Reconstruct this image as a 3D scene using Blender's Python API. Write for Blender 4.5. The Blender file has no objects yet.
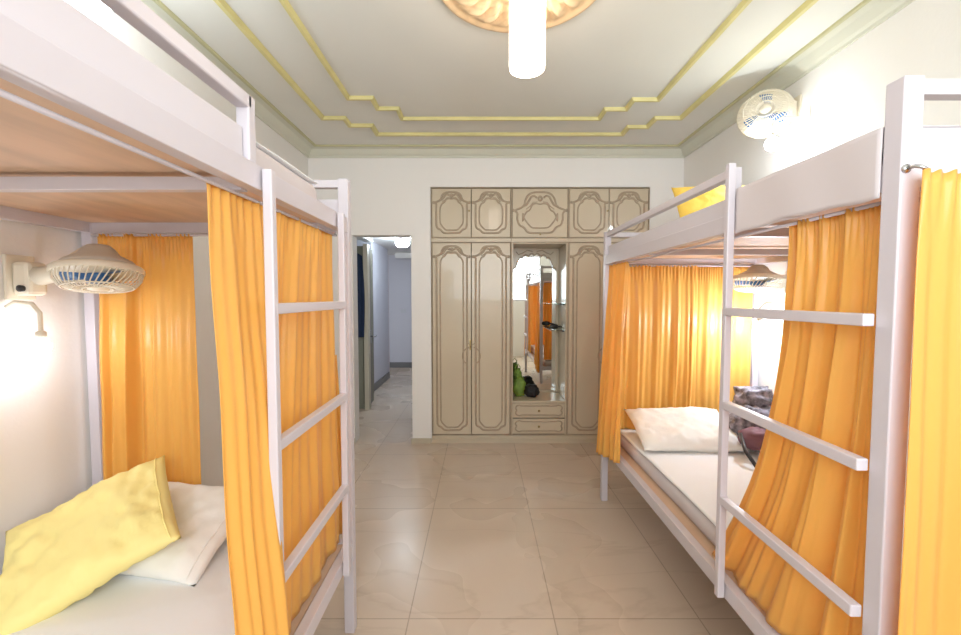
import bpy, math, random
from mathutils import Vector, Matrix, noise
S = bpy.context.scene
COL = S.collection
V = Vector
R = math.radians

# ---------------------------------------------------------------- camera
cam_d = bpy.data.cameras.new('camera'); cam = bpy.data.objects.new('camera', cam_d); COL.objects.link(cam)
cam_d.sensor_width = 36; cam_d.lens = 425 * 36 / 961; cam_d.clip_start = .02
cam.location = (0, 0, 1.45); cam.rotation_euler = (R(90 - 2.76), 0, 0)
S.camera = cam
# ---------------------------------------------------------------- world, exposure
w = bpy.data.worlds.new('world'); S.world = w; w.use_nodes = True
w.node_tree.nodes['Background'].inputs[0].default_value = (.85, .93, 1, 1)
w.node_tree.nodes['Background'].inputs[1].default_value = 1.0
S.view_settings.view_transform = 'Standard'; S.view_settings.look = 'None'
S.view_settings.gamma = 1; S.view_settings.use_curve_mapping = False
S.view_settings.exposure = 0.6
ADDED_WINDOW_E = 6.0
PENDANT_E = 12.0
BULB_E = 62.0
RIGHT_BULB_E = 430.0
HIGH_BULB_E = 85.0
HALL_E = 60.0
# fill light added behind the camera, just inside the rear wall
ld = bpy.data.lights.new('rear_fill_light', 'AREA'); ld.shape = 'RECTANGLE'; ld.size = 2.3; ld.size_y = 1.0
ld.energy = 46; ld.color = (.88, .95, 1)
lo = bpy.data.objects.new('rear_fill_light', ld); COL.objects.link(lo)
lo.location = (.25, -1.12, 1.9); lo.rotation_euler = (R(90), 0, 0)

# ---------------------------------------------------------------- materials
def srgb(c):
    return tuple((x/255/12.92 if x/255 <= .04045 else ((x/255+.055)/1.055)**2.4) for x in c) + (1,)
def mat(name, c, rough=.5, metal=0, spec=.5, bump=0, bscale=30, var=0, vscale=4, transl=0, emit=0, sheen=0, tcol=None, coat=0, stretch=(1, 1, 1)):
    m = bpy.data.materials.new(name); m.use_nodes = True
    nt = m.node_tree; N = nt.nodes; L = nt.links
    b = N['Principled BSDF']; out = N['Material Output']
    col = srgb(c); b.inputs['Base Color'].default_value = col
    b.inputs['Roughness'].default_value = rough; b.inputs['Metallic'].default_value = metal
    b.inputs['Specular IOR Level'].default_value = spec; b.inputs['Sheen Weight'].default_value = sheen
    b.inputs['Coat Weight'].default_value = coat
    tc = N.new('ShaderNodeTexCoord'); mp = N.new('ShaderNodeMapping'); mp.inputs['Scale'].default_value = stretch
    L.new(tc.outputs['Object'], mp.inputs['Vector'])
    if var:
        n = N.new('ShaderNodeTexNoise'); n.inputs['Scale'].default_value = vscale; n.inputs['Detail'].default_value = 4
        L.new(mp.outputs[0], n.inputs['Vector'])
        r = N.new('ShaderNodeValToRGB'); r.color_ramp.elements[0].position = .3; r.color_ramp.elements[1].position = .7
        r.color_ramp.elements[0].color = tuple(x * (1 - var) for x in col[:3]) + (1,); r.color_ramp.elements[1].color = tuple(min(1, x * (1 + var*.5)) for x in col[:3]) + (1,)
        L.new(n.outputs['Fac'], r.inputs[0]); L.new(r.outputs[0], b.inputs['Base Color'])
    if bump:
        n2 = N.new('ShaderNodeTexNoise'); n2.inputs['Scale'].default_value = bscale; n2.inputs['Detail'].default_value = 3
        L.new(mp.outputs[0], n2.inputs['Vector'])
        bp = N.new('ShaderNodeBump'); bp.inputs['Strength'].default_value = bump; bp.inputs['Distance'].default_value = .01
        L.new(n2.outputs['Fac'], bp.inputs['Height']); L.new(bp.outputs[0], b.inputs['Normal'])
    if emit:
        b.inputs['Emission Color'].default_value = col; b.inputs['Emission Strength'].default_value = emit
    if transl:
        t = N.new('ShaderNodeBsdfTranslucent'); t.inputs[0].default_value = srgb(tcol or c)
        mx = N.new('ShaderNodeMixShader'); mx.inputs[0].default_value = transl
        L.new(b.outputs[0], mx.inputs[1]); L.new(t.outputs[0], mx.inputs[2]); L.new(mx.outputs[0], out.inputs[0])
    return m
M = {}
M['wall'] = mat('wall_paint', (242, 238, 233), .55, bump=.08, bscale=60)
M['ceil'] = mat('ceiling_paint', (232, 231, 222), .7, var=.03, vscale=1.5)
M['gold'] = mat('moulding_yellow', (226, 216, 150), .5, var=.12, vscale=6)
M['cornice'] = mat('cornice_paint', (214, 213, 196), .6)
M['plaster'] = mat('medallion_plaster', (238, 208, 165), .55, var=.18, vscale=14)
M['frame'] = mat('bed_metal', (214, 206, 211), .35, spec=.5)
M['board'] = mat('bed_board', (219, 212, 217), .5, var=.03, vscale=3, stretch=(1, .3, 3))
M['ply'] = mat('plywood', (226, 192, 162), .6, var=.14, vscale=5, stretch=(3, .6, 1))
M['curtain'] = mat('curtain_satin', (255, 206, 104), .34, bump=.3, bscale=5, transl=.36, tcol=(255, 182, 70), sheen=.1, stretch=(3, 3, .6))
M['sheet'] = mat('white_sheet', (247, 247, 247), .8, bump=.35, bscale=7)
M['ticking'] = mat('mattress_side', (216, 206, 206), .8, bump=.2, bscale=12)
M['white_pillow'] = mat('white_pillow', (248, 245, 238), .8, bump=.5, bscale=9)
M['yellow_pillow'] = mat('yellow_pillow', (255, 238, 156), .6, bump=.6, bscale=11)
M['orange_pillow'] = mat('orange_pillow', (247, 205, 90), .6, bump=.4, bscale=10)
M['cream_plastic'] = mat('cream_plastic', (236, 226, 205), .35)
M['fan_grey'] = mat('fan_motor', (205, 196, 182), .4)
M['blade'] = mat('fan_blade_blue', (62, 112, 165), .3)
M['dark'] = mat('dark_plastic', (45, 42, 42), .4)
M['wood'] = mat('wardrobe_cream', (207, 192, 166), .32, var=.05, vscale=2.2, coat=.25)
M['bead'] = mat('wardrobe_bead', (176, 157, 133), .42, var=.12, vscale=20)
M['gap'] = mat('wardrobe_edge', (122, 108, 82), .6)
M['brass'] = mat('brass', (225, 205, 150), .25, metal=.8)
M['steel'] = mat('steel', (200, 200, 200), .25, metal=1)
M['mirror'] = mat('mirror', (232, 238, 236), .015, metal=1)
M['skirt'] = mat('skirting', (196, 186, 164), .4)
M['dblue'] = mat('navy_cloth', (28, 46, 74), .8, bump=.4, bscale=14)
M['olive'] = mat('olive_laminate', (128, 126, 108), .45)
M['dbrown'] = mat('dark_brown_door', (78, 52, 42), .4, var=.2, vscale=8, stretch=(4, 4, .5))
M['green'] = mat('green_bag', (128, 160, 66), .6, var=.35, vscale=18, bump=.5)
M['black'] = mat('black_cloth', (30, 27, 30), .6, bump=.5)
M['bag'] = mat('bag_print', (150, 142, 150), .7, var=.85, vscale=30, bump=.4)
M['maroon'] = mat('bag_maroon', (128, 84, 92), .7, var=.2)
M['switch'] = mat('switch_plate', (210, 210, 215), .4)
M['hallwall'] = mat('hall_wall_paint', (214, 212, 220), .6)
def emis(name, c, e):
    m = bpy.data.materials.new(name); m.use_nodes = True; nt = m.node_tree
    nt.nodes.remove(nt.nodes['Principled BSDF']); em = nt.nodes.new('ShaderNodeEmission')
    em.inputs[0].default_value = srgb(c); em.inputs[1].default_value = e
    nt.links.new(em.outputs[0], nt.nodes['Material Output'].inputs[0]); return m
M['bulb'] = emis('bulb_glow', (240, 244, 255), BULB_E)
M['right_bulb'] = emis('right_bulb_glow', (224, 238, 255), RIGHT_BULB_E)
M['high_bulb'] = emis('high_bulb_glow', (235, 245, 255), HIGH_BULB_E)
M['shade'] = emis('pendant_glow', (255, 238, 222), 9.0)
M['shade_end'] = emis('pendant_opening_glow', (255, 250, 240), PENDANT_E)
M['hall_glow'] = emis('hall_lamp_glow', (222, 240, 252), HALL_E)
M['pane_glow'] = emis('added_window_glow', (215, 236, 250), .75)  # glowing pane of the added rear window, part of the fill
def glassm():
    m = bpy.data.materials.new('shelf_glass'); m.use_nodes = True; b = m.node_tree.nodes['Principled BSDF']
    b.inputs['Base Color'].default_value = (.5, .65, .6, 1); b.inputs['Transmission Weight'].default_value = .9; b.inputs['Roughness'].default_value = .05
    return m
M['glass'] = glassm()
def floorm():
    m = bpy.data.materials.new('polished_marble_slabs'); m.use_nodes = True
    nt = m.node_tree; N = nt.nodes; L = nt.links; b = N['Principled BSDF']
    tc = N.new('ShaderNodeTexCoord')
    n1 = N.new('ShaderNodeTexNoise'); n1.inputs['Scale'].default_value = .9; n1.inputs['Detail'].default_value = 3; n1.inputs['Distortion'].default_value = .3
    L.new(tc.outputs['Object'], n1.inputs['Vector'])
    r1 = N.new('ShaderNodeValToRGB'); e = r1.color_ramp.elements
    e[0].position = .3; e[0].color = srgb((208, 187, 166)); e[1].position = .72; e[1].color = srgb((222, 207, 193))
    k = e.new(.5); k.color = srgb((216, 195, 174))
    L.new(n1.outputs['Fac'], r1.inputs[0])
    # veins
    n2 = N.new('ShaderNodeTexNoise'); n2.inputs['Scale'].default_value = 1.0; n2.inputs['Detail'].default_value = 7; n2.inputs['Distortion'].default_value = .5
    vmap = N.new('ShaderNodeMapping'); vmap.inputs['Rotation'].default_value = (0, 0, .9); vmap.inputs['Scale'].default_value = (.45, 2.0, 1)
    L.new(tc.outputs['Object'], vmap.inputs['Vector']); L.new(vmap.outputs[0], n2.inputs['Vector'])
    a = N.new('ShaderNodeMath'); a.operation = 'SUBTRACT'; a.inputs[1].default_value = .5; L.new(n2.outputs['Fac'], a.inputs[0])
    ab = N.new('ShaderNodeMath'); ab.operation = 'ABSOLUTE'; L.new(a.outputs[0], ab.inputs[0])
    r2 = N.new('ShaderNodeValToRGB'); r2.color_ramp.elements[0].color = (1, 1, 1, 1); r2.color_ramp.elements[1].color = (0, 0, 0, 1); r2.color_ramp.elements[1].position = .012
    L.new(ab.outputs[0], r2.inputs[0])
    vm = N.new('ShaderNodeMath'); vm.operation = 'MULTIPLY'; vm.inputs[1].default_value = .22; L.new(r2.outputs[0], vm.inputs[0])
    mx = N.new('ShaderNodeMixRGB'); mx.inputs[2].default_value = srgb((176, 150, 124)); L.new(vm.outputs[0], mx.inputs[0]); L.new(r1.outputs[0], mx.inputs[1])
    br = N.new('ShaderNodeTexBrick'); br.offset = 0; br.inputs['Scale'].default_value = 1
    br.inputs['Brick Width'].default_value = .655; br.inputs['Row Height'].default_value = 1.0; br.inputs['Mortar Size'].default_value = .0035; br.inputs['Mortar Smooth'].default_value = .3
    br.inputs['Color1'].default_value = (.93, .93, .93, 1); br.inputs['Color2'].default_value = (1, 1, 1, 1); br.inputs['Mortar'].default_value = (.66, .62, .57, 1)
    mp = N.new('ShaderNodeMapping'); mp.inputs['Location'].default_value = (-.332 + .655 * 4, -.85 + 4, 0)
    L.new(tc.outputs['Object'], mp.inputs['Vector']); L.new(mp.outputs[0], br.inputs['Vector'])
    ml = N.new('ShaderNodeMixRGB'); ml.blend_type = 'MULTIPLY'; ml.inputs[0].default_value = 1
    L.new(mx.outputs[0], ml.inputs[1]); L.new(br.outputs['Color'], ml.inputs[2]); L.new(ml.outputs[0], b.inputs['Base Color'])
    b.inputs['Roughness'].default_value = .2; b.inputs['Specular IOR Level'].default_value = .45
    n3 = N.new('ShaderNodeTexNoise'); n3.inputs['Scale'].default_value = 5
    L.new(tc.outputs['Object'], n3.inputs['Vector'])
    mr = N.new('ShaderNodeMapRange'); mr.inputs['To Min'].default_value = .2; mr.inputs['To Max'].default_value = .36; n3.inputs['Scale'].default_value = 1.5; L.new(n3.outputs['Fac'], mr.inputs['Value']); L.new(mr.outputs[0], b.inputs['Roughness'])
    return m
M['floor'] = floorm()

# ---------------------------------------------------------------- mesh helpers
class MB:
    def __init__(s): s.v = []; s.f = []; s.sm = []
    def add(s, vs, fs, smooth=False, mtx=None):
        n = len(s.v); s.v += [(mtx @ V(p)) if mtx else V(p) for p in vs]
        s.f += [tuple(i + n for i in f) for f in fs]; s.sm += [smooth] * len(fs); return s
    def box(s, x0, x1, y0, y1, z0, z1, mtx=None):
        vs = [(x, y, z) for x in (x0, x1) for y in (y0, y1) for z in (z0, z1)]
        return s.add(vs, [(0, 1, 3, 2), (4, 6, 7, 5), (0, 4, 5, 1), (2, 3, 7, 6), (0, 2, 6, 4), (1, 5, 7, 3)], mtx=mtx)
    def bar(s, a, b, w, h=None, up=(0, 0, 1)):
        a = V(a); b = V(b); h = h or w; d = (b - a); L = d.length; d.normalize(); up = V(up)
        if abs(d.dot(up)) > .95: up = V((1, 0, 0))
        x = d.cross(up).normalized(); z = x.cross(d)
        m = Matrix((x, d, z)).transposed().to_4x4(); m.translation = a
        return s.box(-w/2, w/2, 0, L, -h/2, h/2, mtx=m)
    def tube(s, pts, r, n=10, closed=False, mtx=None, caps=True):
        pts = [V(p) for p in pts]; N = len(pts); vs = []; prev = None
        rs = r if isinstance(r, (list, tuple)) else [r] * N
        for i, p in enumerate(pts):
            a = pts[(i-1) % N] if (closed or i > 0) else p; b = pts[(i+1) % N] if (closed or i < N-1) else p
            t = (b - a).normalized()
            if prev is None: prev = t.cross(V((0, 0, 1))) if abs(t.z) < .9 else t.cross(V((1, 0, 0)))
            prev = (prev - t * prev.dot(t)).normalized(); q = t.cross(prev)
            for k in range(n):
                c = 2*math.pi*k/n; vs.append(p + (prev*math.cos(c) + q*math.sin(c)) * rs[i])
        fs = []
        for i in range(N if closed else N-1):
            for k in range(n):
                j = (i+1) % N; fs.append((i*n+k, i*n+(k+1) % n, j*n+(k+1) % n, j*n+k))
        if caps and not closed: fs += [tuple(range(n))[::-1], tuple(range((N-1)*n, N*n))]
        return s.add(vs, fs, True, mtx)
    def lathe(s, prof, n=32, mtx=None, smooth=True):
        vs = [(r*math.cos(2*math.pi*k/n), r*math.sin(2*math.pi*k/n), z) for r, z in prof for k in range(n)]
        fs = [(i*n+k, i*n+(k+1) % n, (i+1)*n+(k+1) % n, (i+1)*n+k) for i in range(len(prof)-1) for k in range(n)]
        if prof[0][0] > 1e-6: fs.append(tuple(range(n))[::-1])
        if prof[-1][0] > 1e-6: fs.append(tuple(range((len(prof)-1)*n, len(prof)*n)))
        return s.add(vs, fs, smooth, mtx)
    def grid(s, fn, nu, nv, smooth=True):
        vs = [fn(i/nu, j/nv) for j in range(nv+1) for i in range(nu+1)]
        fs = [(j*(nu+1)+i, j*(nu+1)+i+1, (j+1)*(nu+1)+i+1, (j+1)*(nu+1)+i) for j in range(nv) for i in range(nu)]
        return s.add(vs, fs, smooth)
    def bead(s, pts, y, w, h, closed=True, mtx=None):
        """raised half-round strip following a path drawn on the plane y, standing out towards -y"""
        P = [V((p[0], p[1])) for p in pts]; N = len(P); vs = []
        for i, p in enumerate(P):
            a = P[(i-1) % N] if (closed or i) else p; b = P[(i+1) % N] if (closed or i < N-1) else p
            t = (b - a); t = t.normalized() if t.length > 1e-9 else V((1, 0)); n = V((-t.y, t.x))
            for o, d in ((-.5, 0), (-.3, .8), (0, 1), (.3, .8), (.5, 0)):
                q = p + n * w * o; vs.append((q.x, y - h * d, q.y))
        fs = [(i*5+k, i*5+k+1, ((i+1) % N)*5+k+1, ((i+1) % N)*5+k) for i in range(N if closed else N-1) for k in range(4)]
        return s.add(vs, fs, True, mtx)
    def build(s, name, m, parent=None, bevel=0, origin=None, solid=0, sub=0, loc=None):
        me = bpy.data.meshes.new(name)
        root = parent
        while root is not None and root.parent is not None: root = root.parent
        if parent is None: o0 = V(origin) if origin else V(loc) if loc else V((0, 0, 0))
        else: o0 = root.location
        me.from_pydata([tuple(p - o0) for p in s.v], [], s.f)
        me.materials.append(m)
        me.polygons.foreach_set('use_smooth', s.sm); me.validate(); me.update()
        import bmesh
        bm = bmesh.new(); bm.from_mesh(me); bmesh.ops.recalc_face_normals(bm, faces=bm.faces); bm.to_mesh(me); bm.free()
        o = bpy.data.objects.new(name, me); COL.objects.link(o)
        if parent is None: o.location = o0
        else: o.parent = parent
        if bevel:
            b = o.modifiers.new('bevel', 'BEVEL'); b.width = bevel; b.segments = 2; b.limit_method = 'ANGLE'; b.angle_limit = R(40)
        if solid:
            b = o.modifiers.new('solid', 'SOLIDIFY'); b.thickness = solid; b.offset = 0
        if sub:
            b = o.modifiers.new('sub', 'SUBSURF'); b.levels = sub; b.render_levels = sub
        return o
def tag(o, label, cat, group=None):
    o['label'] = label; o['category'] = cat
    if group: o['group'] = group
    return o
def thing(name, loc, label, cat, group=None):
    o = bpy.data.objects.new(name, None); COL.objects.link(o); o.location = loc; o.empty_display_size = .1
    bpy.context.view_layer.update()
    return tag(o, label, cat, group)
def struct(name, mb, m, bevel=0, parent=None):
    o = mb.build(name, m, parent, bevel=bevel); o['kind'] = 'structure'; return o
def frame_mtx(loc, zdir, xhint=(1, 0, 0)):
    z = V(zdir).normalized(); x = V(xhint); x = (x - z*x.dot(z)).normalized(); y = z.cross(x)
    m = Matrix((x, y, z)).transposed().to_4x4(); m.translation = V(loc); return m

# ---------------------------------------------------------------- room shell
XL, XR, YB, YR, ZC = -1.66, 1.96, 4.16, -1.2, 2.87
T = .15
struct('floor', MB().box(XL-T-1, XR+T, YR-T, 9.0, -.1, 0), M['floor'])
struct('ceiling', MB().box(XL-T, XR+T, YR-T, YB+T, ZC, ZC+.12), M['ceil'])
struct('wall_left', MB().box(XL-T, XL, YR-T, YB, 0, ZC), M['wall'])
struct('wall_right', MB().box(XR, XR+T, YR-T, YB+.75, 0, ZC), M['wall'])
DX0, DX1, DZ = -1.245, -.675, 2.05
WX0, WX1 = -.48, 1.635
wb = MB()
wb.box(XL-T, DX0, YB, YB+T, 0, ZC); wb.box(DX0, DX1, YB, YB+T, DZ, ZC); wb.box(DX1, WX0-.004, YB, YB+.72, 0, ZC)
wb.box(WX0-.004, WX1+.004, YB, YB+T, 2.512, ZC); wb.box(WX1+.004, XR, YB, YB+T, 0, ZC)
wb.box(WX0-.004, XR, YB+.72, YB+.75, 0, ZC)
struct('wall_back', wb, M['wall'])
wr = MB(); wx0, wx1, wz0, wz1 = -.95, 1.45, 1.35, 2.45
wr.box(XL, wx0, YR-T, YR, 0, ZC); wr.box(wx1, XR, YR-T, YR, 0, ZC); wr.box(wx0, wx1, YR-T, YR, 0, wz0); wr.box(wx0, wx1, YR-T, YR, wz1, ZC)
struct('wall_rear', wr, M['wall'])
win = MB()
for x in (wx0, (wx0+wx1)/2-.025, wx1-.05): win.box(x, x+.05, YR-.09, YR-.03, wz0, wz1)
for z in (wz0, wz1-.05, 2.0): win.box(wx0, wx1, YR-.09, YR-.03, z, z+.05)
wo = struct('added_window_1', win, M['frame'])  # window added in the unseen rear wall to give fill light
pn = MB().box(wx0, wx1, YR-.075, YR-.06, wz0, wz1).build('added_window_pane', M['pane_glow'], wo)
# skirting
struct('baseboard_left', MB().box(XL, XL+.012, YR, YB, 0, .09), M['skirt'])
struct('baseboard_right', MB().box(XR-.012, XR, YR, YB, 0, .09), M['skirt'])
struct('baseboard_back', MB().box(DX1-.01, WX0-.006, YB-.014, YB, 0, .05).box(DX0-.4, DX0, YB-.014, YB, 0, .05).box(WX1+.01, XR-.013, YB-.014, YB, 0, .05), M['skirt'])
# cornice: flat band, bead and a small cove around the room
def ring(mb, d0, z0, d1, z1):
    a = [(XL+d0, YR+d0, z0), (XR-d0, YR+d0, z0), (XR-d0, YB-d0, z0), (XL+d0, YB-d0, z0)]
    b = [(XL+d1, YR+d1, z1), (XR-d1, YR+d1, z1), (XR-d1, YB-d1, z1), (XL+d1, YB-d1, z1)]
    mb.add(a+b, [(i, (i+1) % 4, (i+1) % 4+4, i+4) for i in range(4)])
co = MB(); prof = [(0, 2.785), (.012, 2.785), (.016, 2.80), (.03, 2.812), (.055, 2.845), (.06, 2.852), (.07, 2.855), (.10, 2.858), (.102, 2.869)]
for (a, b) in zip(prof, prof[1:]): ring(co, a[0], a[1], b[0], b[1])
struct('trim_1', co, M['cornice'])
bd = MB(); prof = [(.10, 2.8695), (.102, 2.857), (.112, 2.854), (.122, 2.857), (.125, 2.8695)]
for (a, b) in zip(prof, prof[1:]): ring(bd, a[0], a[1], b[0], b[1])
struct('trim_2', bd, mat('cornice_bead', (196, 192, 150), .5))
# stepped ceiling mouldings (two rings)
YM = 1.45
def mould(name, far, w):
    pts = far + [(x, 2*YM - y) for x, y in reversed(far)]
    P = [V(p) for p in pts]; n = len(P); mb = MB(); offs = []
    for o in (-w/2, -w*.22, w*.22, w/2):
        L = []
        for i in range(n):
            a, b, c = P[i-1], P[i], P[(i+1) % n]
            t1 = (b-a).normalized(); t2 = (c-b).normalized(); n1 = V((-t1.y, t1.x)); n2 = V((-t2.y, t2.x))
            mm = (n1+n2); mm = mm / mm.dot(n1) if abs(mm.dot(n1)) > 1e-6 else n1
            L.append(b + mm*o)
        offs.append(L)
    vs = []
    for L, z in zip(offs, (ZC-.001, ZC-.022, ZC-.022, ZC-.001)): vs += [(q.x, q.y, z) for q in L]
    fs = [(k*n+i, k*n+(i+1) % n, (k+1)*n+(i+1) % n, (k+1)*n+i) for k in range(3) for i in range(n)]
    mb.add(vs, fs); return struct(name, mb, M['gold'])
mould('trim_3', [(-.943, 3.09), (-.775, 3.09), (-.775, 3.26), (-.625, 3.26), (-.625, 3.44), (.945, 3.44), (.945, 3.27), (1.10, 3.27), (1.10, 3.115), (1.275, 3.115)], .042)
mould('trim_4', [(-1.25, 3.43), (-1.08, 3.43), (-1.08, 3.575), (-.90, 3.575), (-.90, 3.765), (1.235, 3.765), (1.235, 3.605), (1.39, 3.605), (1.39, 3.43), (1.585, 3.43)], .05)

# ---------------------------------------------------------------- hallway beyond the doorway
HZ = 2.3
struct('wall_hall_left', MB().box(-1.9, XL+.012, 6.42, 7.58, 0, HZ), M['hallwall'])
struct('wall_hall_near_left', MB().box(-2.3, -2.2, YB+T, 6.42, 0, HZ), M['hallwall'])
struct('wall_hall_side', MB().box(-2.66, -2.6, 7.58, 8.7, 0, HZ).box(-2.3, -1.9, 6.42, 6.5, 0, HZ), M['hallwall'])
struct('wall_hall_far', MB().box(-2.66, -.3, 8.7, 8.85, 0, HZ), M['hallwall'])
struct('wall_hall_right', MB().box(-.45, -.3, YB+.751, 8.7, 0, HZ), M['hallwall'])
struct('ceiling_hall', MB().box(-2.66, -.3, YB+T+.001, 8.85, HZ, HZ+.1), M['wall'])
struct('trim_5', MB().box(-1.70, -1.58, YB+T+.01, 6.3, HZ-.05, HZ-.001).box(-1.64, -.46, 8.2, 8.32, HZ-.1, HZ-.001), M['wall'], bevel=.006)
struct('trim_6', MB().box(-1.72, -1.645, 7.585, 7.64, 0, 2.2), M['frame'])
struct('baseboard_hall', MB().box(-2.6, -.46, 8.68, 8.7, 0, .11).box(XL+.012, XL+.03, 6.42, 7.58, 0, .11), mat('hall_skirting', (120, 118, 118), .4))
dj = struct('door_1', MB().box(-1.485, -1.43, 5.40, 5.5, 0, 2.12), M['skirt'])
leafm = MB().bar((-1.462, 5.52, 1.05), (-1.625, 6.36, 1.05), .04, 2.08)
lf = leafm.build('door_leaf', M['dbrown'], dj, bevel=.004)
hm = MB().tube([(-1.455, 5.6, .93), (-1.40, 5.6, .93), (-1.395, 5.61, .93), (-1.405, 5.70, .93)], .009).box(-1.458, -1.448, 5.58, 5.62, .84, 1.02)
hm.build('door_handle', M['steel'], lf)
cup = thing('hall_cupboard', (-1.85, 5.6, 0), 'olive green tall cupboard in the hallway with navy clothing hung on its front', 'cupboard')
MB().box(-2.18, -1.495, 5.45, 5.9, .001, 2.1).build('cupboard_body', M['olive'], cup, bevel=.005)
for x0, x1 in ((-2.17, -1.845), (-1.835, -1.505)):
    MB().box(x0, x1, 5.43, 5.449, .06, 2.08).build('cupboard_door', M['olive'], cup, bevel=.004)
ck = MB()
def clothfn(u, v):
    wd = .10 + .03*math.sin(v*3) + .02*v
    a = (u-.5)*2
    return (-1.575 + wd*a*.75, 5.40 - .035*(1-a*a) + .012*math.sin(u*22+v*2), 2.02 - v*1.08 - .05*abs(a)*(1-v))
ck.grid(clothfn, 24, 24); ck.tube([(-1.575, 5.43, 2.04), (-1.575, 5.40, 2.05), (-1.575, 5.385, 2.03)], .006)
tag(ck.build('hanging_jacket', M['dblue'], solid=.008, origin=(-1.575, 5.40, .94)), 'navy blue jacket hanging at the hallway cupboard door', 'clothing')
hl = thing('hall_ceiling_lamp', (-1.13, 6.2, HZ), 'round white lamp glowing on the hallway ceiling', 'ceiling lamp')
MB().lathe([(.08, -.001), (.09, -.015), (.08, -.03), (.0, -.03)], 28, Matrix.Translation((-1.13, 6.2, HZ))).build('lamp_base', M['frame'], hl)
MB().lathe([(.075, -.031), (.10, -.06), (.10, -.09), (.07, -.12), (0, -.13)], 28, Matrix.Translation((-1.13, 6.2, HZ))).build('lamp_diffuser', M['hall_glow'], hl)
sp = MB().box(-1.63, -1.53, 8.688, 8.699, 1.12, 1.2)
tag(sp.build('switch_plate', M['switch'], bevel=.003, origin=(-1.58, 8.7, 1.16)), 'small pale switch plate on the far hallway wall', 'light switch')

# ---------------------------------------------------------------- wardrobe wall
def smooth(pts, it=2):
    for _ in range(it):
        q = []
        n = len(pts)
        for i in range(n):
            a = pts[i]; b = pts[(i+1) % n]
            q += [(a[0]*.75+b[0]*.25, a[1]*.75+b[1]*.25), (a[0]*.25+b[0]*.75, a[1]*.25+b[1]*.75)]
        pts = q
    return pts
def mirror_half(h, cx):
    return [(cx+x, z) for x, z in h] + [(cx-x, z) for x, z in reversed(h) if abs(x) > 1e-6]
def cartouche(mb, cx, z0, z1, hw, y, k=None):
    k = k or hw*.62
    outer = [(0, z0), (.42*hw, z0), (.58*hw, z0+.08*k), (.70*hw, z0+.36*k), (.92*hw, z0+.46*k), (hw, z0+.85*k), (hw, z1-1.55*k),
             (.98*hw, z1-1.25*k), (1.13*hw, z1-1.10*k), (.86*hw, z1-.98*k), (.70*hw, z1-.85*k), (.62*hw, z1-.35*k), (.42*hw, z1-.06*k), (0, z1)]
    mb.bead(smooth(mirror_half(outer, cx)), y, .020, .007)
    i = hw*.76; t = z1-.62*k; b0 = z0+.30*k
    inner = [(0, b0), (.45*i, b0), (.62*i, b0+.16*k), (.95*i, b0+.62*k), (i, b0+1.0*k), (i, t-1.25*k), (.95*i, t-.9*k), (.78*i, t-.55*k), (.6*i, t-.5*k), (.45*i, t-.12*k), (.2*i, t-.06*k), (0, t-.14*k)]
    mb.bead(smooth(mirror_half(inner, cx)), y, .015, .005)
    # crest ornament and scrolls
    mb.bead(smooth([(cx-.10*hw, z1-.42*k), (cx, z1-.55*k), (cx+.10*hw, z1-.42*k), (cx, z1-.22*k)]), y, .02, .010)
    for sgn in (-1, 1):
        pts = [(cx+sgn*hw*x, z1-k*z) for x, z in ((.14, .36), (.26, .24), (.40, .30), (.48, .52), (.60, .78), (.80, .90))]
        mb.bead(pts, y, .022, .009, closed=False)
        pts = [(cx+sgn*hw*x, z1-k*z) for x, z in ((.12, .60), (.30, .62), (.44, .86), (.62, 1.04))]
        mb.bead(pts, y, .010, .006, closed=False)
        mb.bead(smooth([(cx+sgn*hw*1.16-.008, z1-1.1*k), (cx+sgn*hw*1.16, z1-1.1*k-.014), (cx+sgn*hw*1.16+.008, z1-1.1*k), (cx+sgn*hw*1.16, z1-1.1*k+.014)], 1), y, .012, .01)
YF = YB      # face of the doors
def door(parent, x0, x1, z0, z1, name='door'):
    d = MB().box(x0+.003, x1-.003, YF, YF+.02, z0+.003, z1-.003).build(name, M['wood'], parent, bevel=.003)
    return d
def carcass(parent, x0, x1, z0, z1):
    mb = MB(); t = .018; y0, y1 = YF+.022, YB+.70
    mb.box(x0+.001, x0+t, y0, y1, z0, z1); mb.box(x1-t, x1-.001, y0, y1, z0, z1); mb.box(x0+t, x1-t, y0, y1, z0, z0+t); mb.box(x0+t, x1-t, y0, y1, z1-t, z1)
    mb.box(x0+t, x1-t, y1-.01, y1, z0+t, z1-t)
    return mb.build('carcass', M['gap'], parent)
def face_frame(parent, x0, x1, z0, z1):
    mb = MB(); w = .008
    for a in (x0, x1-w): mb.box(a, a+w, YF-.008, YF+.021, z0, z1)
    for a in (z0, z1-w): mb.box(x0+w, x1-w, YF-.008, YF+.021, a, a+w)
    return mb.build('frame', M['bead'], parent, bevel=.002)
cols = [(WX0, .30), (.30, .855), (.855, WX1)]
wl = ['cream two-door tall wardrobe beside the doorway, left of the mirror niche', 'cream tall wardrobe right of the mirror niche, partly behind the orange bed curtain']
ol = ['cream overhead cabinet above the wardrobe nearest the doorway, two arched panels', 'cream overhead cabinet with one wide panel above the mirror niche', 'cream overhead cabinet at the right end, beside the upper bunk']
LZ0, LZ1, OZ0, OZ1 = .08, 1.985, 2.02, 2.505
def top_rail(parent, x0, x1):
    MB().box(x0+.001, x1-.001, YF-.003, YF+.02, LZ1+.0005, OZ0-.001).build('top_rail', M['wood'], parent)
def knob(parent, x, z, r=.011):
    MB().lathe([(r*.5, 0), (r*.5, .012), (r, .016), (r*.9, .024), (0, .027)], 14, frame_mtx((x, YF-.001, z), (0, -1, 0))).build('knob', M['brass'], parent)
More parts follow.
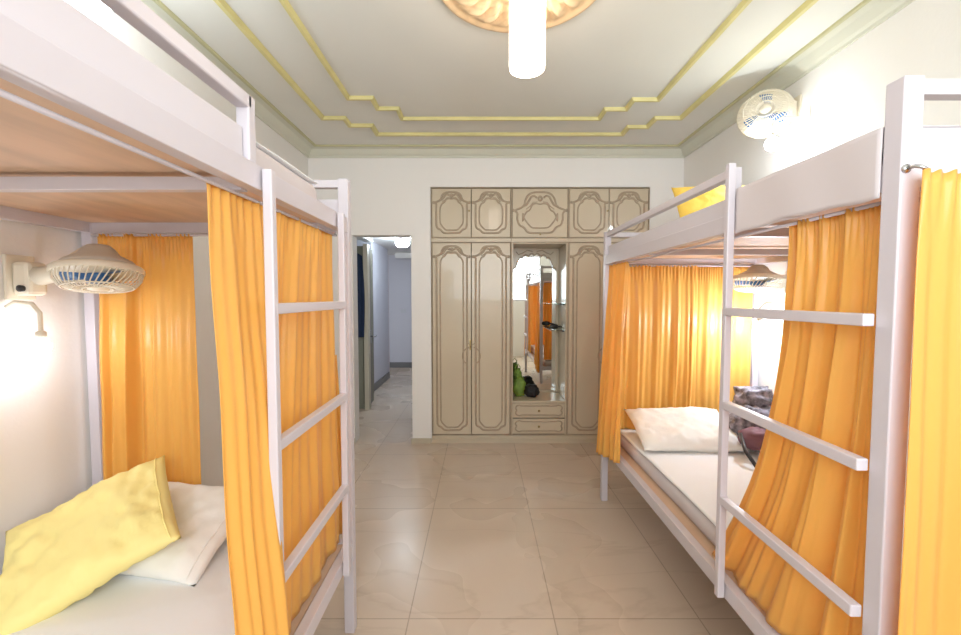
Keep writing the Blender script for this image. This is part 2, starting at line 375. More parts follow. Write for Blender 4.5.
for i, (x0, x1) in enumerate(cols):
    t = thing('overhead_cabinet', ((x0+x1)/2, YF+.3, OZ0), ol[i], 'cabinet', 'overhead wardrobe cabinets')
    carcass(t, x0, x1, OZ0, OZ1); face_frame(t, x0, x1, OZ0, OZ1)
    if i == 1:
        d = door(t, x0+.008, x1-.008, OZ0+.008, OZ1-.008); mb = MB(); cartouche(mb, (x0+x1)/2, OZ0+.05, OZ1-.04, (x1-x0)*.40, YF, .16)
        mb.build('moulding', M['bead'], d); knob(d, (x0+x1)/2, OZ0+.035, .008)
    else:
        c = (x0+x1)/2
        for a, b in ((x0+.008, c), (c, x1-.008)):
            d = door(t, a, b, OZ0+.008, OZ1-.008); mb = MB(); cartouche(mb, (a+b)/2, OZ0+.05, OZ1-.04, (b-a)*.39, YF)
            mb.build('moulding', M['bead'], d)
            if a < c-.1: knob(d, c-.02, OZ0+.26, .008)
for i, (x0, x1) in enumerate((cols[0], cols[2])):
    t = thing('wardrobe', ((x0+x1)/2, YF+.3, LZ0), wl[i], 'wardrobe', 'tall wardrobes')
    carcass(t, x0, x1, LZ0, LZ1); face_frame(t, x0, x1, LZ0, LZ1)
    top_rail(t, x0, x1)
    c = (x0+x1)/2
    for sgn, a, b in ((-1, x0+.008, c), (1, c, x1-.008)):
        d = door(t, a, b, LZ0+.008, LZ1-.008); mb = MB(); cx = (a+b)/2; hw = (b-a)*.39
        cartouche(mb, cx, LZ0+.05, LZ1-.04, hw, YF)
        # lock ornament near the meeting edge
        sx = c + sgn*.012
        arc = [(sx + sgn*.075*math.sin(q), .87 + .085*math.cos(q)) for q in [R(a_) for a_ in range(8, 173, 12)]]
        mb.bead(arc, YF, .012, .009, closed=False)
        mb.bead([(sx, .98), (sx+sgn*.02, .995), (sx+sgn*.035, 1.02), (sx+sgn*.02, 1.045)], YF, .010, .007, closed=False)
        mb.build('moulding', M['bead'], d)
        if sgn < 0:
            mk = MB().box(c-.016, c-.004, YF-.006, YF-.001, .93, 1.03)
            mk.tube([(c-.01, YF-.006, 1.01), (c-.01, YF-.035, 1.005), (c-.01, YF-.035, .955), (c-.01, YF-.006, .95)], .005)
            mk.build('handle', M['brass'], d)
# dressing niche unit
x0, x1 = cols[1]; YN = 4.57
dn = thing('dressing_niche', ((x0+x1)/2, YF+.3, LZ0), 'dressing niche with scalloped mirror and two drawers between the tall wardrobes', 'dresser')
mb = MB()
mb.box(x0+.001, x0+.02, YF+.001, YN+.02, LZ0, LZ1); mb.box(x1-.02, x1-.001, YF+.001, YN+.02, LZ0, LZ1)
mb.box(x0+.02, x1-.02, YF+.001, YN+.02, LZ1-.018, LZ1); mb.box(x0+.02, x1-.02, YN, YN+.02, LZ0, LZ1-.018)
mb.box(x0+.02, x1-.02, YF+.022, YN, .08, .098)
mb.build('carcass', M['wood'], dn, bevel=.002)
face_frame(dn, x0, x1, LZ0, LZ1); top_rail(dn, x0, x1)
MB().box(x0+.02, x1-.02, YF-.012, YN-.001, .405, .425).build('ledge', M['wood'], dn, bevel=.004)
for z0, z1 in ((.255, .40), (.095, .245)):
    d = MB().box(x0+.022, x1-.022, YF-.001, YF+.02, z0, z1).build('drawer', M['wood'], dn, bevel=.003)
    mb = MB(); cx = (x0+x1)/2; a = (x1-x0)*.42; zc = (z0+z1)/2
    h = [(0, z0+.028), (.75*a, z0+.028), (.82*a, z0+.018), (.97*a, z0+.03), (a, zc-.018), (.93*a, zc), (a, zc+.018), (.97*a, z1-.03), (.82*a, z1-.018), (.75*a, z1-.028), (0, z1-.028)]
    mb.bead(smooth(mirror_half(h, cx)), YF-.001, .014, .008)
    mb.build('moulding', M['bead'], d)
    MB().lathe([(.006, 0), (.006, .012), (.012, .016), (.0, .026)], 14, frame_mtx((cx, YF-.002, zc), (0, -1, 0))).build('knob', M['brass'], d)
mx0, mx1 = .345, .805
mir = MB().box(mx0, mx1, YN-.006, YN-.0015, .44, 1.93).build('mirror_glass', M['mirror'], dn)
mir['label'] = 'tall mirror glass'
# scalloped arch board in front of the mirror top, and side columns
sc = []; cx = (mx0+mx1)/2; hw = (mx1-mx0)/2
n = 60
for i in range(n+1):
    u = -1 + 2*i/n; z = 1.84 + .05*(1-abs(u)) - .13*max(0, abs(u)-.62)/.38
    z += .028*abs(math.sin(u*math.pi*3.5)) - .01
    sc.append((cx+u*hw, z))
arch = MB(); ya, yb = YN-.03, YN-.0065
vs = [(x, ya, z) for x, z in sc] + [(x, ya, 1.966) for x, z in sc] + [(x, yb, z) for x, z in sc] + [(x, yb, 1.966) for x, z in sc]
k = n+1; fs = []
for i in range(n): fs += [(i, i+1, k+i+1, k+i), (2*k+i, 3*k+i, 3*k+i+1, 2*k+i+1), (i, 2*k+i, 2*k+i+1, i+1), (k+i, k+i+1, 3*k+i+1, 3*k+i)]
fs += [(0, k, 3*k, 2*k), (n, 2*k+n, 3*k+n, k+n)]
arch.add(vs, fs); ar = arch.build('scalloped_arch', M['wood'], dn)
mb = MB(); mb.bead([(x, z+.012) for x, z in sc], ya, .012, .007, closed=False)
for sgn in (-1, 1):
    mb.bead([(cx+sgn*.02, 1.93), (cx+sgn*.08, 1.945), (cx+sgn*.12, 1.92), (cx+sgn*.17, 1.90), (cx+sgn*.2, 1.93)], ya, .012, .007, closed=False)
mb.build('moulding', M['bead'], ar)
for a, b in ((x0+.02, mx0), (mx1, x1-.02)):
    MB().box(a, b, YN-.035, YN-.001, .426, 1.966).build('column', M['wood'], dn, bevel=.006)
for z in (1.38, 1.115):
    sh = MB().box(.70, x1-.021, YF+.06, YN-.04, z, z+.007).build('shelf', M['glass'], dn); sh['label'] = 'clear glass corner shelf'
    MB().box(x1-.04, x1-.021, YF+.06, YF+.30, z-.011, z-.001).build('shelf_bracket', M['dark'], dn)
# plinth
MB_pl = MB().box(WX0, WX1, YF-.012, YF+.6, 0.001, .078)
for z in (.03, .06): MB_pl.box(WX0, WX1, YF-.02, YF-.012, z, z+.012)
tag(MB_pl.build('wardrobe_plinth', M['wood'], bevel=.002, origin=(.58, YF+.3, 0)), 'long cream plinth running along the floor under all the wardrobes', 'plinth')
# things in the niche
br = thing('hair_brush', (.76, 4.33, 1.122), 'dark hair brush lying on the lower glass shelf in the niche', 'brush')
MB().lathe([(0, -.05), (.018, -.04), (.026, 0), (.018, .04), (0, .05)], 16, frame_mtx((.745, 4.30, 1.15), (1, .3, 0)) @ Matrix.Diagonal((.6, 1.1, 1, 1))).build('brush_head', M['dark'], br)
MB().tube([(.78, 4.31, 1.15), (.81, 4.32, 1.148), (.828, 4.326, 1.146)], [.009, .008, .007]).build('brush_handle', M['dark'], br)
def blob(mb, c, rx, ry, rz, amp=.15, seed=0, n=24, p=2.4, flat=.0):
    vs = []
    for j in range(n+1):
        th = math.pi*j/n
        for i in range(n):
            ph = 2*math.pi*i/n
            d = V((math.sin(th)*math.cos(ph), math.sin(th)*math.sin(ph), math.cos(th)))
            q = V([math.copysign(abs(a)**(2/p), a) for a in d])
            s = 1 + amp*noise.noise(d*2.2 + V((seed, 0, 0))) + amp*.5*noise.noise(d*6 + V((seed, 3, 0)))
            z = q.z*rz*s
            if z < -rz*(1-flat): z = -rz*(1-flat)
            vs.append((c[0]+q.x*rx*s, c[1]+q.y*ry*s, c[2]+z))
    fs = [(j*n+i, j*n+(i+1) % n, (j+1)*n+(i+1) % n, (j+1)*n+i) for j in range(n) for i in range(n)]
    return mb.add(vs, fs, True)
gb = thing('green_bag', (.39, 4.34, .426), 'small green carrier bag standing on the niche ledge at its left side', 'bag')
mb = MB(); blob(mb, (.40, 4.36, .52), .065, .06, .105, .25, 3, flat=.12); mb.build('bag_body', M['green'], gb)
mb = MB(); blob(mb, (.385, 4.36, .655), .035, .035, .05, .5, 8); mb.build('bag_top', M['green'], gb)
MB().tube([(.365, 4.36, .68), (.36, 4.36, .73), (.385, 4.36, .76), (.41, 4.36, .73), (.405, 4.36, .68)], .005).build('bag_handle', M['green'], gb)
mb = MB(); blob(mb, (.525, 4.33, .484), .075, .065, .062, .35, 5, flat=.08); o = mb.build('black_pouch', M['black'], origin=(.525, 4.33, .426))
tag(o, 'crumpled black pouch lying on the niche ledge beside the green bag', 'pouch')

# ---------------------------------------------------------------- ceiling rose and pendant
mc = (.18, 1.93)
mb = MB(); nr, na = 30, 240; vs = []
for j in range(nr+1):
    r = .40*j/nr
    for i in range(na):
        a = 2*math.pi*i/na; t = j/nr
        h = .018 + .03*math.exp(-((t-.30)/.10)**2)
        if .38 < t < .88:
            g = math.sin((t-.38)/.5*math.pi)
            h += .036*g*(.5+.5*math.cos(a*20 + 3.2*math.sin((t-.38)/.5*math.pi)*1.0))**.7
            h += .012*g*(.5+.5*math.cos(a*60 - t*24))
        if t > .88: h += .012*math.sin((t-.88)/.12*math.pi)
        if t > .97: h *= (1-t)/.03
        rr = r
        vs.append((mc[0]+rr*math.cos(a), mc[1]+rr*math.sin(a), ZC-.0005-h))
fs = [(j*na+i, j*na+(i+1) % na, (j+1)*na+(i+1) % na, (j+1)*na+i) for j in range(nr) for i in range(na)]
mb.add(vs, fs, True)
tag(mb.build('ceiling_medallion', M['plaster'], origin=(mc[0], mc[1], ZC)), 'round peach and gold plaster medallion with swirling leaves on the ceiling', 'ceiling medallion')
pc = (.203, 1.90)
pl = thing('pendant_lamp', (pc[0], pc[1], ZC-.03), 'white cylinder pendant lamp glowing below the ceiling medallion', 'pendant lamp')
Tm = Matrix.Translation((pc[0], pc[1], 0))
MB().lathe([(.05, 2.835), (.052, 2.81), (.03, 2.80), (.008, 2.795), (.008, 2.74)], 24, Tm).build('mount', M['frame'], pl)
MB().lathe([(.0, 2.742), (.076, 2.74), (.078, 2.73), (.078, 2.445), (.074, 2.44), (.074, 2.445)], 40, Tm).build('lamp_shade', M['shade'], pl)
MB().lathe([(0, 2.4455), (.0735, 2.4455), (.0735, 2.448), (0, 2.448)], 40, Tm).build('diffuser', M['shade_end'], pl)
MB().tube([(pc[0]+.078*math.cos(2*math.pi*i/40), pc[1]+.078*math.sin(2*math.pi*i/40), 2.441) for i in range(40)], .0022, 6, closed=True).build('rim', M['fan_grey'], pl)

# ---------------------------------------------------------------- bunk beds
def bunk(X, XW, y0, y1, lowz, deckz, topz, rungs, ly0, ly1, gy0, gy1, label, boardtop, raised_ladder):
    """X aisle side, XW wall side (frame centre lines)"""
    s = 1 if X > 0 else -1      # outward-to-wall direction
    t = thing('bunk_bed', ((X+XW)/2, (y0+y1)/2, 0), label, 'bunk bed', 'metal bunk beds')
    w = .042; h = w/2
    for x in (X, XW):
        for y in (y0, y1):
            MB().box(x-h, x+h, y-h, y+h, .001, topz).build('post', M['frame'], t, bevel=.003)
    lr = MB()
    xa, xb = min(X, XW)+h, max(X, XW)-h
    for x in (X, XW): lr.box(x-.018, x+.018, y0+h, y1-h, lowz, lowz+.055)
    for y in (y0, y1): lr.box(xa, xb, y-.018, y+.018, lowz, lowz+.055)
    n = 5
    for i in range(1, n): y = y0+(y1-y0)*i/n; lr.box(xa, xb, y-.015, y+.015, lowz+.005, lowz+.035)
    lr.build('lower_frame', M['frame'], t, bevel=.002)
    MB().box(xa, xb, y0+.02, y1-.02, lowz+.036, lowz+.05).build('lower_bed_board', M['ply'], t)
    ur = MB()
    for x in (X, XW): ur.box(x-.018, x+.018, y0+h, y1-h, deckz, deckz+.06)
    for y in (y0, y1): ur.box(xa, xb, y-.018, y+.018, deckz, deckz+.04)
    for i in (1, 2): y = y0+(y1-y0)*i/3; ur.box(xa, xb, y-.015, y+.015, deckz-.002, deckz+.03)
    ur.build('upper_frame', M['frame'], t, bevel=.002)
    MB().box(xa, xb, y0+.02, y1-.02, deckz+.041, deckz+.055).build('upper_bed_board', M['ply'], t)
    # guard rail on the aisle side, between gy0 and gy1
    g = MB(); gz = topz - .02
    g.bar((X, gy0, gz), (X, gy1, gz), .032, .032)
    e = gy1 if raised_ladder == 0 else gy0
    g.bar((X, e, deckz+.06), (X, e, gz+.016), .032)
    g.build('guard_rail', M['frame'], t, bevel=.004)
    MB().box(X-.008+s*.006, X+.008+s*.006, min(gy0, gy1)+.02, max(gy0, gy1)-.02, deckz+.0605, boardtop).build('side_board', M['board'], t, bevel=.002)
    # end rails and boards
    for y in (y0, y1):
        MB().box(xa, xb, y-.016, y+.016, topz-.036, topz-.004).build('end_rail', M['frame'], t, bevel=.003)
        MB().box(xa, xb, y-.008, y+.008, deckz+.042, boardtop).build('end_board', M['board'], t)
    MB().box(XW-.016, XW+.016, y0+h, y1-h, topz-.036, topz-.004).build('back_rail', M['frame'], t, bevel=.003)
    # ladder, just outside the aisle side
    lad = MB(); xl = X - s*.035
    tops = (deckz+.052, deckz+.052)
    if raised_ladder: tops = (deckz+.065, topz)
    for y, tz in ((ly0, tops[0]), (ly1, tops[1])):
        if abs(y - y0) < .06 or (raised_ladder == 0 and False): continue
        lad.box(xl-.012, xl+.012, y-.012, y+.012, lowz+.005, tz)
    la = lad.build('ladder', M['frame'], t, bevel=.003)
    for z in rungs: MB().bar((xl, ly0+.0, z), (xl, ly1, z), .026, .028).build('rung', M['frame'], la, bevel=.003)
    # curtain rods under the upper frame
    rod = MB(); rz = deckz-.012
    xi = X + s*.03
    rod.tube([(xi, y0+.02, rz), (xi, y1-.02, rz)], .005, 8)
    for y in (y0+.03, y1-.03):
        rod.tube([(xi, y, rz), (XW-s*.03, y, rz)], .005, 8)
    rod.build('curtain_rod', M['frame'], t)
    return t
LX, LW, LY0, LY1 = -.565, -1.625, -.36, 1.785
RX, RW, RY0, RY1 = .882, 1.925, .905, 2.975
bunk(LX, LW, LY0, LY1, .345, 1.715, 1.935, (1.42, 1.065, .705), 1.08, 1.635, LY0+.02, 1.045, 'white metal bunk bed along the left wall, yellow pillow on its lower bunk', 1.852, 0)
bunk(RX, RW, RY0, RY1, .385, 1.675, 1.90, (1.40, 1.078, .742), RY0+.02, 1.46, 1.495, RY1-.02, 'white metal bunk bed along the right wall with lit lower bunk', 1.80, 1)

# ---------------------------------------------------------------- mattresses
def rbox(mb, x0, x1, y0, y1, z0, z1, r=.03, seed=0, sag=.006):
    n = 40; prof = [(0, z0)] 
    cx, cy = (x0+x1)/2, (y0+y1)/2; hx, hy = (x1-x0)/2, (y1-y0)/2
    per = []
    for i in range(160):
        a = 2*math.pi*i/160; c, s_ = math.cos(a), math.sin(a); q = 1/max(abs(c)/hx, abs(s_)/hy)
        x, y = c*q, s_*q; x = max(-hx, min(hx, x)); y = max(-hy, min(hy, y))
        per.append((x, y))
    rings = [(r, z0), (r*.3, z0+r*.3), (0, z0+r), (0, z1-r), (r*.3, z1-r*.3), (r, z1), (hx*.3, z1), (hx*.6, z1), (hx*.98, z1)]
    vs = []
    for ins, z in rings:
        for (x, y) in per:
            X_ = x*(hx-ins)/hx; Y_ = y*(hy-ins)/hy
            zz = z + sag*noise.noise(V((X_*3+seed, Y_*3, z*5)))
            w_ = .003*noise.noise(V((X_*9, Y_*9, seed)))
            vs.append((cx+X_+w_, cy+Y_+w_, zz if z > z0+r*.5 else z))
    m = len(per); k = len(rings)
    fs = [(j*m+i, j*m+(i+1) % m, (j+1)*m+(i+1) % m, (j+1)*m+i) for j in range(k-1) for i in range(m)]
    fs += [tuple(range(m))[::-1], tuple(range((k-1)*m, k*m))]
    return mb.add(vs, fs, True)
def mattress(x0, x1, y0, y1, z0, z1, label, seed):
    t = thing('mattress', ((x0+x1)/2, (y0+y1)/2, z0), label, 'mattress', 'bunk mattresses')
    m1 = MB(); rbox(m1, x0, x1, y0, y1, z0, z1-.012, .025, seed); m1.build('mattress_body', M['ticking'], t)
    m2 = MB()
    hx = (x1-x0)/2-.012; hy = (y1-y0)/2-.012; cx, cy = (x0+x1)/2, (y0+y1)/2
    def f(u, v):
        x = (u*2-1)*hx; y = (v*2-1)*hy
        return (cx+x, cy+y, z1 + .006*noise.noise(V((x*3+seed, y*3, 0))) + .002*noise.noise(V((x*14+seed, y*9, 2))))
    m2.grid(f, 40, 60); m2.build('bed_sheet', M['sheet'], t, solid=.004)
    return t
mattress(LW+.03, LX-.06, LY0+.04, LY1-.04, .396, .515, 'white-sheeted mattress on the lower left bunk, under the yellow pillow', 1)
mattress(RX+.06, RW-.03, RY0+.04, RY1-.04, .436, .525, 'brightly lit white mattress on the lower right bunk', 2)
mattress(LW+.03, LX-.06, LY0+.04, LY1-.09, 1.771, 1.89, 'mattress on the upper left bunk, its edge showing above the ladder', 3)
um = mattress(RX+.06, RW-.03, RY0+.04, RY1-.04, 1.731, 1.80, 'mattress on the upper right bunk with sheet hanging over the rail', 4)
# overhanging sheet edge at the ladder opening
mb = MB()
def of(u, v):
    y = RY0+.022 + u*(1.445-RY0-.022)
    if v < .3: a = v/.3; x = RX+.16 - a*(.16+.0195); z = 1.815 + .003*math.sin(u*9)
    else:
        a = (v-.3)/.7; x = RX-.0215 - .0015*math.sin(u*13+a*2); z = 1.812 - a*(.145 + .004*math.sin(u*7+1) + .002*math.sin(u*19))
    return (x, y, z)
mb.grid(of, 40, 20); mb.build('sheet_overhang', M['ticking'], um, solid=.003)

# ---------------------------------------------------------------- pillows
def pillow(name, c, ux, uy, w, h, th, m, label, seed, group=None, cat='pillow', flat=0, pinch=.1, rough=1.0):
    ux = V(ux).normalized(); uy = V(uy); uy = (uy - ux*uy.dot(ux)).normalized(); uz = ux.cross(uy); c = V(c)
    n = 40; mb = MB(); vs = []; idx = {}
    def pt(i, j, side):
        u = -1+2*i/n; v = -1+2*j/n
        e = max(0, (1-abs(u)**3.0))*max(0, (1-abs(v)**3.0))
        z = side*th/2*(e**.55)
        x = u*w/2*(1 - pinch*(1-v*v)*.35*abs(u)**3); y = v*h/2*(1 - pinch*(1-u*u)*abs(v)**3)
        wr = rough*.014*noise.noise(V((u*2.2+seed, v*2.2, side))) + rough*.010*noise.noise(V((u*6+seed, v*4, side))) + rough*.012*abs(noise.noise(V((u*9+seed+v*4, v*2.5, side))))
        z += side*wr*min(1, e*3)
        z += .012*noise.noise(V((u*1.3+seed, v*1.3, 9)))
        if flat and z < -flat: z = -flat - (z+flat)*-.1
        return c + ux*x + uy*y + uz*z
    for side in (1, -1):
        vs = [pt(i, j, side) for j in range(n+1) for i in range(n+1)]
        fs = [(j*(n+1)+i, j*(n+1)+i+1, (j+1)*(n+1)+i+1, (j+1)*(n+1)+i) for j in range(n) for i in range(n)]
        mb.add(vs, fs, True)
    low = min(v.z for v in mb.v)
    t = thing(name, (c.x, c.y, low), label, cat, group)
    o = mb.build('pillowcase', m, t)
    import bmesh
    bm = bmesh.new(); bm.from_mesh(o.data); bmesh.ops.remove_doubles(bm, verts=bm.verts, dist=.0004); bmesh.ops.recalc_face_normals(bm, faces=bm.faces); bm.to_mesh(o.data); bm.free()
    hem = MB(); k = n - 2
    hem.tube([pt(k, j, 1)+uz*.0015 for j in range(1, n)] + [pt(k, j, -1)-uz*.0015 for j in range(n-1, 0, -1)], .0025, 6, closed=True)
    hem.build('hem_seam', m, t)
    return t
# yellow pillow leaning on the white one (lower left bunk)
pillow('pillow', (-1.285, 1.37, .662), (.325, .21, .16), (-.285, .25, .13), .47, .44, .12, M['yellow_pillow'], 'bright yellow pillow leaning across the white pillow on the lower left bunk', 1, rough=1.5)
pillow('pillow', (-1.24, 1.545, .605), (1, -.08, -.03), (.1, .36, .13), .68, .42, .11, M['white_pillow'], 'white pillow behind the yellow pillow on the lower left bunk', 2)
pillow('pillow', (1.275, 2.64, .622), (1, -.03, .01), (0, .9, .33), .62, .42, .12, M['white_pillow'], 'white pillow on the lower right bunk beside the patterned bag', 3)
pillow('pillow', (1.56, 2.72, 2.0), (1, -.05, .02), (0, .45, .9), .62, .40, .12, M['orange_pillow'], 'orange-yellow pillow standing on the upper right bunk', 4)

# ---------------------------------------------------------------- patterned bag on lower right bunk
bg = thing('patterned_bag', (1.66, 2.50, .53), 'grey and maroon patterned cloth bag lying on the lower right bunk', 'bag')
mb = MB(); blob(mb, (1.70, 2.60, .655), .16, .15, .13, .22, 11, 32, flat=.05); mb.build('bag_body', M['bag'], bg)
mb = MB(); blob(mb, (1.74, 2.66, .79), .12, .10, .095, .3, 14, 28); mb.build('bag_top', M['bag'], bg)
mb = MB(); blob(mb, (1.60, 2.42, .63), .10, .07, .06, .2, 17, 24); o = mb.build('bag_pocket', M['maroon'], bg); o['label'] = 'maroon pocket'
mb = MB(); mb.tube([(1.50, 2.42, .66), (1.46, 2.30, .60), (1.47, 2.22, .545), (1.52, 2.17, .539), (1.60, 2.15, .539), (1.68, 2.16, .54)], .011, 8)
mb.box(1.53, 1.60, 2.14, 2.19, .533, .553); o = mb.build('strap', M['dark'], bg); o['label'] = 'dark strap with buckle'

# ---------------------------------------------------------------- curtains
def lerp_path(pts, s):
    if s <= 0: return V(pts[0])
    if s >= 1: return V(pts[-1])
    k = s*(len(pts)-1); i = int(k); return V(pts[i]).lerp(V(pts[i+1]), k-i)
def curtain(top, bot, nrm, waves, at, ab, label, seed, amask=None, mid=None, midt=.5, m=None, gather=24, nu=220, nv=60, group='orange bed curtains'):
    rnd = random.Random(seed); ph = [rnd.uniform(0, 6.28) for _ in range(8)]; nrm = V(nrm).normalized()
    def f(u, v):
        a = lerp_path(top, u); b = lerp_path(bot, u)
        if mid:
            c = lerp_path(mid, u); t = v
            p = a.lerp(c, t/midt) if t < midt else c.lerp(b, (t-midt)/(1-midt))
            # quadratic smoothing
            q = a*(1-t)**2 + (2*c - (a+b)*.5)*2*t*(1-t) + b*t*t; p = q
        else: p = a.lerp(b, v)
        am = at + (ab-at)*min(1, v*1.6)**.8
        am *= amask(u) if amask else max(.3, .85 + 1.1*noise.noise(V((u*3.1+seed*5.3, v*.6, 4))))
        uu = u + .025*math.sin(v*2.6+ph[0]) + .02*math.sin(u*7+ph[6])
        wv = .62*math.sin(uu*waves*6.283+ph[1] + .9*math.sin(v*2.1+ph[2])) + .28*math.sin(uu*waves*1.73*6.283+ph[3]+v*1.3) + .18*math.sin(uu*waves*.47*6.283+ph[4]-v)
        wv = math.copysign(abs(wv)**.85, wv)
        g = max(0, 1-v*9)
        off = am*wv + (.004*g)*math.sin(u*gather*6.283) + .006*noise.noise(V((u*6+seed, v*4, 1)))
        fine = .0035*math.sin(uu*waves*3.1*6.283+ph[5])*min(1, .3+v)
        side = .35*am*math.cos(uu*waves*6.283+ph[1])*min(1, v*3)
        tdir = (b - V(bot[0])); 
        p = p + nrm*(off+fine)
        if len(bot) > 1:
            d = (V(bot[-1])-V(bot[0])).normalized(); p = p + d*side
        if v > .985: p = p + nrm*.0012
        if g > 0 and v < .012: p.z += .003*math.sin(u*gather*6.283)
        return p
    mb = MB(); mb.grid(f, nu, nv)
    o = mb.build('curtain', m or M['curtain'], origin=tuple((V(top[0])+V(top[-1]))/2), solid=.0016)
    return tag(o, label, 'curtain', group)
# left bunk: aisle-side curtain drawn over the ladder end (falls outside the near ladder rail)
zt = 1.705
curtain([(-.60, .945 + .775*i/8, zt) for i in range(9)],
        [(-.565, .95, .41), (-.52, .99, .41), (-.480, 1.045, .41), (-.560, 1.058, .41), (-.592, 1.15, .41), (-.60, 1.28, .41), (-.60, 1.42, .41), (-.60, 1.58, .415), (-.600, 1.74, .42)], (1, 0, 0), 5.5, .008, .014,
        'orange curtain on the aisle side of the left bunk, behind its ladder', 1)
# strip of the same side escaping between ladder and post
curtain([(-.66, 1.818, 1.2), (-.62, 1.822, 1.2)], [(-.66, 1.83, .40), (-.572, 1.835, .40)], (0, 1, 0), 1.2, .003, .008,
        'narrow dark orange curtain edge hanging behind the far post of the left bunk', 9, nu=30)
# left bunk: far end curtain
curtain([(-1.575, LY1-.03, zt), (-1.18, LY1-.03, zt)], [(-1.575, LY1-.045, .53), (-1.17, LY1-.04, .53)], (0, -1, 0), 3.6, .010, .026,
        'orange curtain at the far end of the left bunk, behind the pillows and fan', 2, amask=lambda u: 1.25 if u < .5 else 1.25-1.1*min(1, (u-.5)/.15))
# right bunk
zr = 1.665
curtain([(.915, .95, zr), (.915, 1.265, zr)], [(.895, .945, .455), (.897, 1.60, .455)], (-1, 0, 0), 4.3, .012, .026,
        'orange curtain gathered behind the ladder of the right bunk, flaring at its foot', 3, mid=[(.905, .95, 1.05), (.900, 1.32, 1.05)])
curtain([(.90, 2.60, zr), (.89, 2.93, zr)], [(.845, 2.56, .43), (.835, 2.99, .34)], (-1, 0, 0), 4.2, .012, .024,
        'narrow orange curtain bunched at the far post of the right bunk', 4, nu=120)
curtain([(.92, RY1-.035, zr), (1.50, RY1-.035, zr)], [(.93, RY1-.05, .53), (1.50, RY1-.05, .53)], (0, -1, 0), 5, .006, .014,
        'orange curtain across the far end of the right bunk, behind the white pillow', 5)
curtain([(1.48, RY1-.02, zr), (1.89, RY1-.02, zr)], [(1.49, RY1-.035, .53), (1.88, RY1-.035, .53)], (0, -1, 0), 2.6, .005, .010,
        'orange curtain at the far end of the right bunk, behind the patterned bag and fan', 6)
curtain([(.872, RY0-.049, 1.70), (1.62, RY0-.049, 1.70)], [(.850, RY0-.053, .30), (1.60, RY0-.053, .30)], (0, -1, 0), 5, .008, .022,
        'yellow-orange curtain over the near end of the right bunk, at the right picture edge', 7)
hk = MB().tube([(.870, RY0-.022, 1.712), (.870, RY0-.04, 1.712), (.874, RY0-.05, 1.708), (.885, RY0-.05, 1.702)], .004, 8)
hk.lathe([(.009, 0), (.009, .004), (0, .006)], 12, frame_mtx((.870, RY0-.0212, 1.712), (0, -1, 0)))
tag(hk.build('curtain_hook', M['steel'], origin=(.870, RY0-.022, 1.712)), 'small steel hook on the near post of the right bunk, holding the curtain', 'hook')

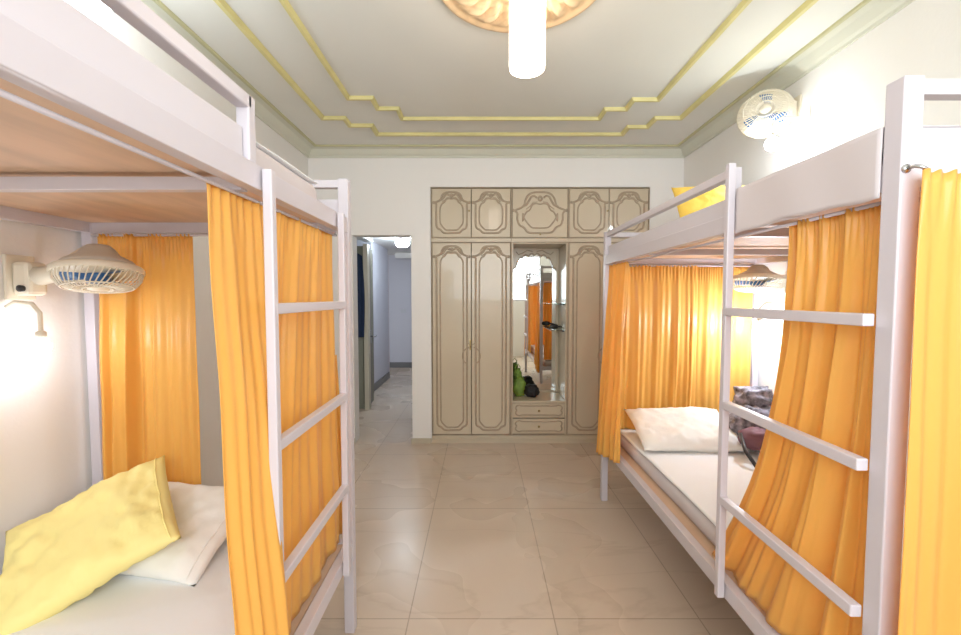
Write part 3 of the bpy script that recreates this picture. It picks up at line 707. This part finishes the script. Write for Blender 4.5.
# ---------------------------------------------------------------- wall fans and reading bulbs
def fan(wall_x, y, z, inward, axis, label, reach=.24, rad=.155, yoff=0.):
    """wall_x: wall surface; inward +1/-1; axis: direction the air blows"""
    t = thing('wall_fan', (wall_x, y, z), label, 'fan', 'wall mounted cabin fans')
    s = inward
    c = V((wall_x + s*(reach+.09), y+yoff, z))
    MB().box(min(wall_x, wall_x+s*.012)+.0005*(s > 0), max(wall_x, wall_x+s*.012)-.0005*(s < 0), y-.05, y+.05, z-.075, z+.085).build('wall_plate', M['cream_plastic'], t, bevel=.004)
    bx = sorted((wall_x+s*.0125, wall_x+s*.075))
    MB().box(bx[0], bx[1], y-.036, y+.036, z-.06, z+.06).build('bracket_box', M['cream_plastic'], t, bevel=.014)
    kn = MB().lathe([(.011, 0), (.012, .012), (0, .014)], 14, frame_mtx((wall_x+s*.055, y-.0365, z-.035), (0, -1, 0))); kn.build('knob', M['dark'], t)
    A = V(axis).normalized(); back = c - A*.10
    MB().tube([(wall_x+s*.076, y, z+.01), (wall_x+s*.14, y, z+.02), tuple(back - A*.0 + V((-s*.03, 0, .0)))], [.034, .030, .028], 14).build('arm', M['cream_plastic'], t, bevel=0)
    m = frame_mtx(c, A, (s, 0, 0))
    MB().lathe([(0, -.125), (.035, -.12), (.05, -.105), (.062, -.085), (.10, -.062), (rad*.93, -.038), (rad*.90, -.036), (.06, -.06), (0, -.06)], 36, m).build('motor_housing', M['fan_grey'], t)
    MB().lathe([(rad*.92, -.0355), (rad*.5, -.045), (0, -.045), (0, -.042), (rad*.5, -.042)], 36, m).build('dark_backing', M['dark'], t)  # solid dark disc added to darken the gaps between the grille wires
    g = MB()
    for r_, z_ in ((rad, -.035), (rad*1.01, -.028), (rad*.78, .032), (rad*.55, .036), (rad*.34, .038)):
        g.tube([m @ V((r_*math.cos(2*math.pi*i/40), r_*math.sin(2*math.pi*i/40), z_)) for i in range(40)], .0035 if r_ > .14 else .0026, 6, closed=True)
    g.lathe([(rad*.99, -.04), (rad*1.03, -.035), (rad*1.03, -.02), (rad*.99, -.015)], 40, m)
    g.lathe([(0, .042), (.03, .040), (.034, .034), (0, .03)], 24, m)
    for i in range(44):
        a = 2*math.pi*i/44; q = [(rad, -.022), (rad*.95, .005), (rad*.82, .028), (rad*.6, .036), (.03, .036)]
        g.tube([m @ V((r_*math.cos(a+k*.10), r_*math.sin(a+k*.10), z_)) for k, (r_, z_) in enumerate(q)], .0022, 5)
    g.build('grille', M['cream_plastic'], t)
    b = MB()
    for k in range(3):
        a0 = 2*math.pi*k/3
        def f(u, v):
            r_ = .03 + u*(rad*.80-.03); a = a0 + (v-.5)*(.95) + u*.25
            return m @ V((r_*math.cos(a), r_*math.sin(a), -.012 + (v-.5)*.030))
        b.grid(f, 8, 6)
    b.lathe([(0, -.03), (.034, -.028), (.034, .012), (0, .016)], 20, m)
    b.build('blades', M['blade'], t, solid=.002)
    return t
def bulb(wall_x, y, z, inward, label, reach=.10, r=.026, base_dz=.14, glow='bulb'):
    """gooseneck reading bulb; z is the bulb centre"""
    t = thing('reading_lamp', (wall_x, y, z+base_dz), label, 'reading lamp', 'wall reading lamps')
    s = inward; zb = z+base_dz
    MB().lathe([(.028, .0005), (.028, .01), (.018, .02), (0, .022)], 20, frame_mtx((wall_x, y, zb), (s, 0, 0))).build('wall_rose', M['cream_plastic'], t)
    MB().tube([(wall_x+s*.015, y, zb), (wall_x+s*.045, y, zb+.018), (wall_x+s*(reach*.8), y, zb+.012), (wall_x+s*reach, y, zb-.02), (wall_x+s*reach, y, z+.052)], .007, 10).build('gooseneck', M['cream_plastic'], t)
    MB().lathe([(.012, 0), (.015, .006), (.015, .03), (.008, .036)], 16, Matrix.Translation((wall_x+s*reach, y, z+.022))).build('lamp_holder', M['cream_plastic'], t)
    k = [(r*math.sin(math.pi*i/12), -r*math.cos(math.pi*i/12)) for i in range(11)]
    k = [(max(a, 0), b) for a, b in k]
    MB().lathe(k, 20, Matrix.Translation((wall_x+s*reach, y, z))).build('light_bulb', M[glow], t)
    return t
fan(XL, 1.53, 1.515, 1, (.10, -.16, -1), 'cream cage fan on the left wall above the yellow pillow', reach=.20, rad=.128)
bulb(XL, 1.475, 1.275, 1, 'glowing reading bulb on the left wall under the cage fan', reach=.13)
fan(XR, 2.68, 1.53, -1, (-.1, -.12, -1), 'cream cage fan on the right wall inside the lower bunk', reach=.13)
bulb(XR, 2.70, 1.26, -1, 'glowing reading bulb in the lower right bunk', reach=.185, glow='right_bulb')
fan(XR, 2.70, 2.60, -1, (-.5, -.75, .15), 'cage fan high on the right wall above the upper bunk', reach=.10, rad=.15)
bulb(XR, 2.58, 2.36, -1, 'glaring white bulb above the upper right bunk, below the high fan', reach=.22, r=.04, glow='high_bulb')
bulb(XL, 1.70, 2.575, 1, 'glaring white bulb above the upper left bunk, at the top edge', reach=.18, r=.04, glow='high_bulb')
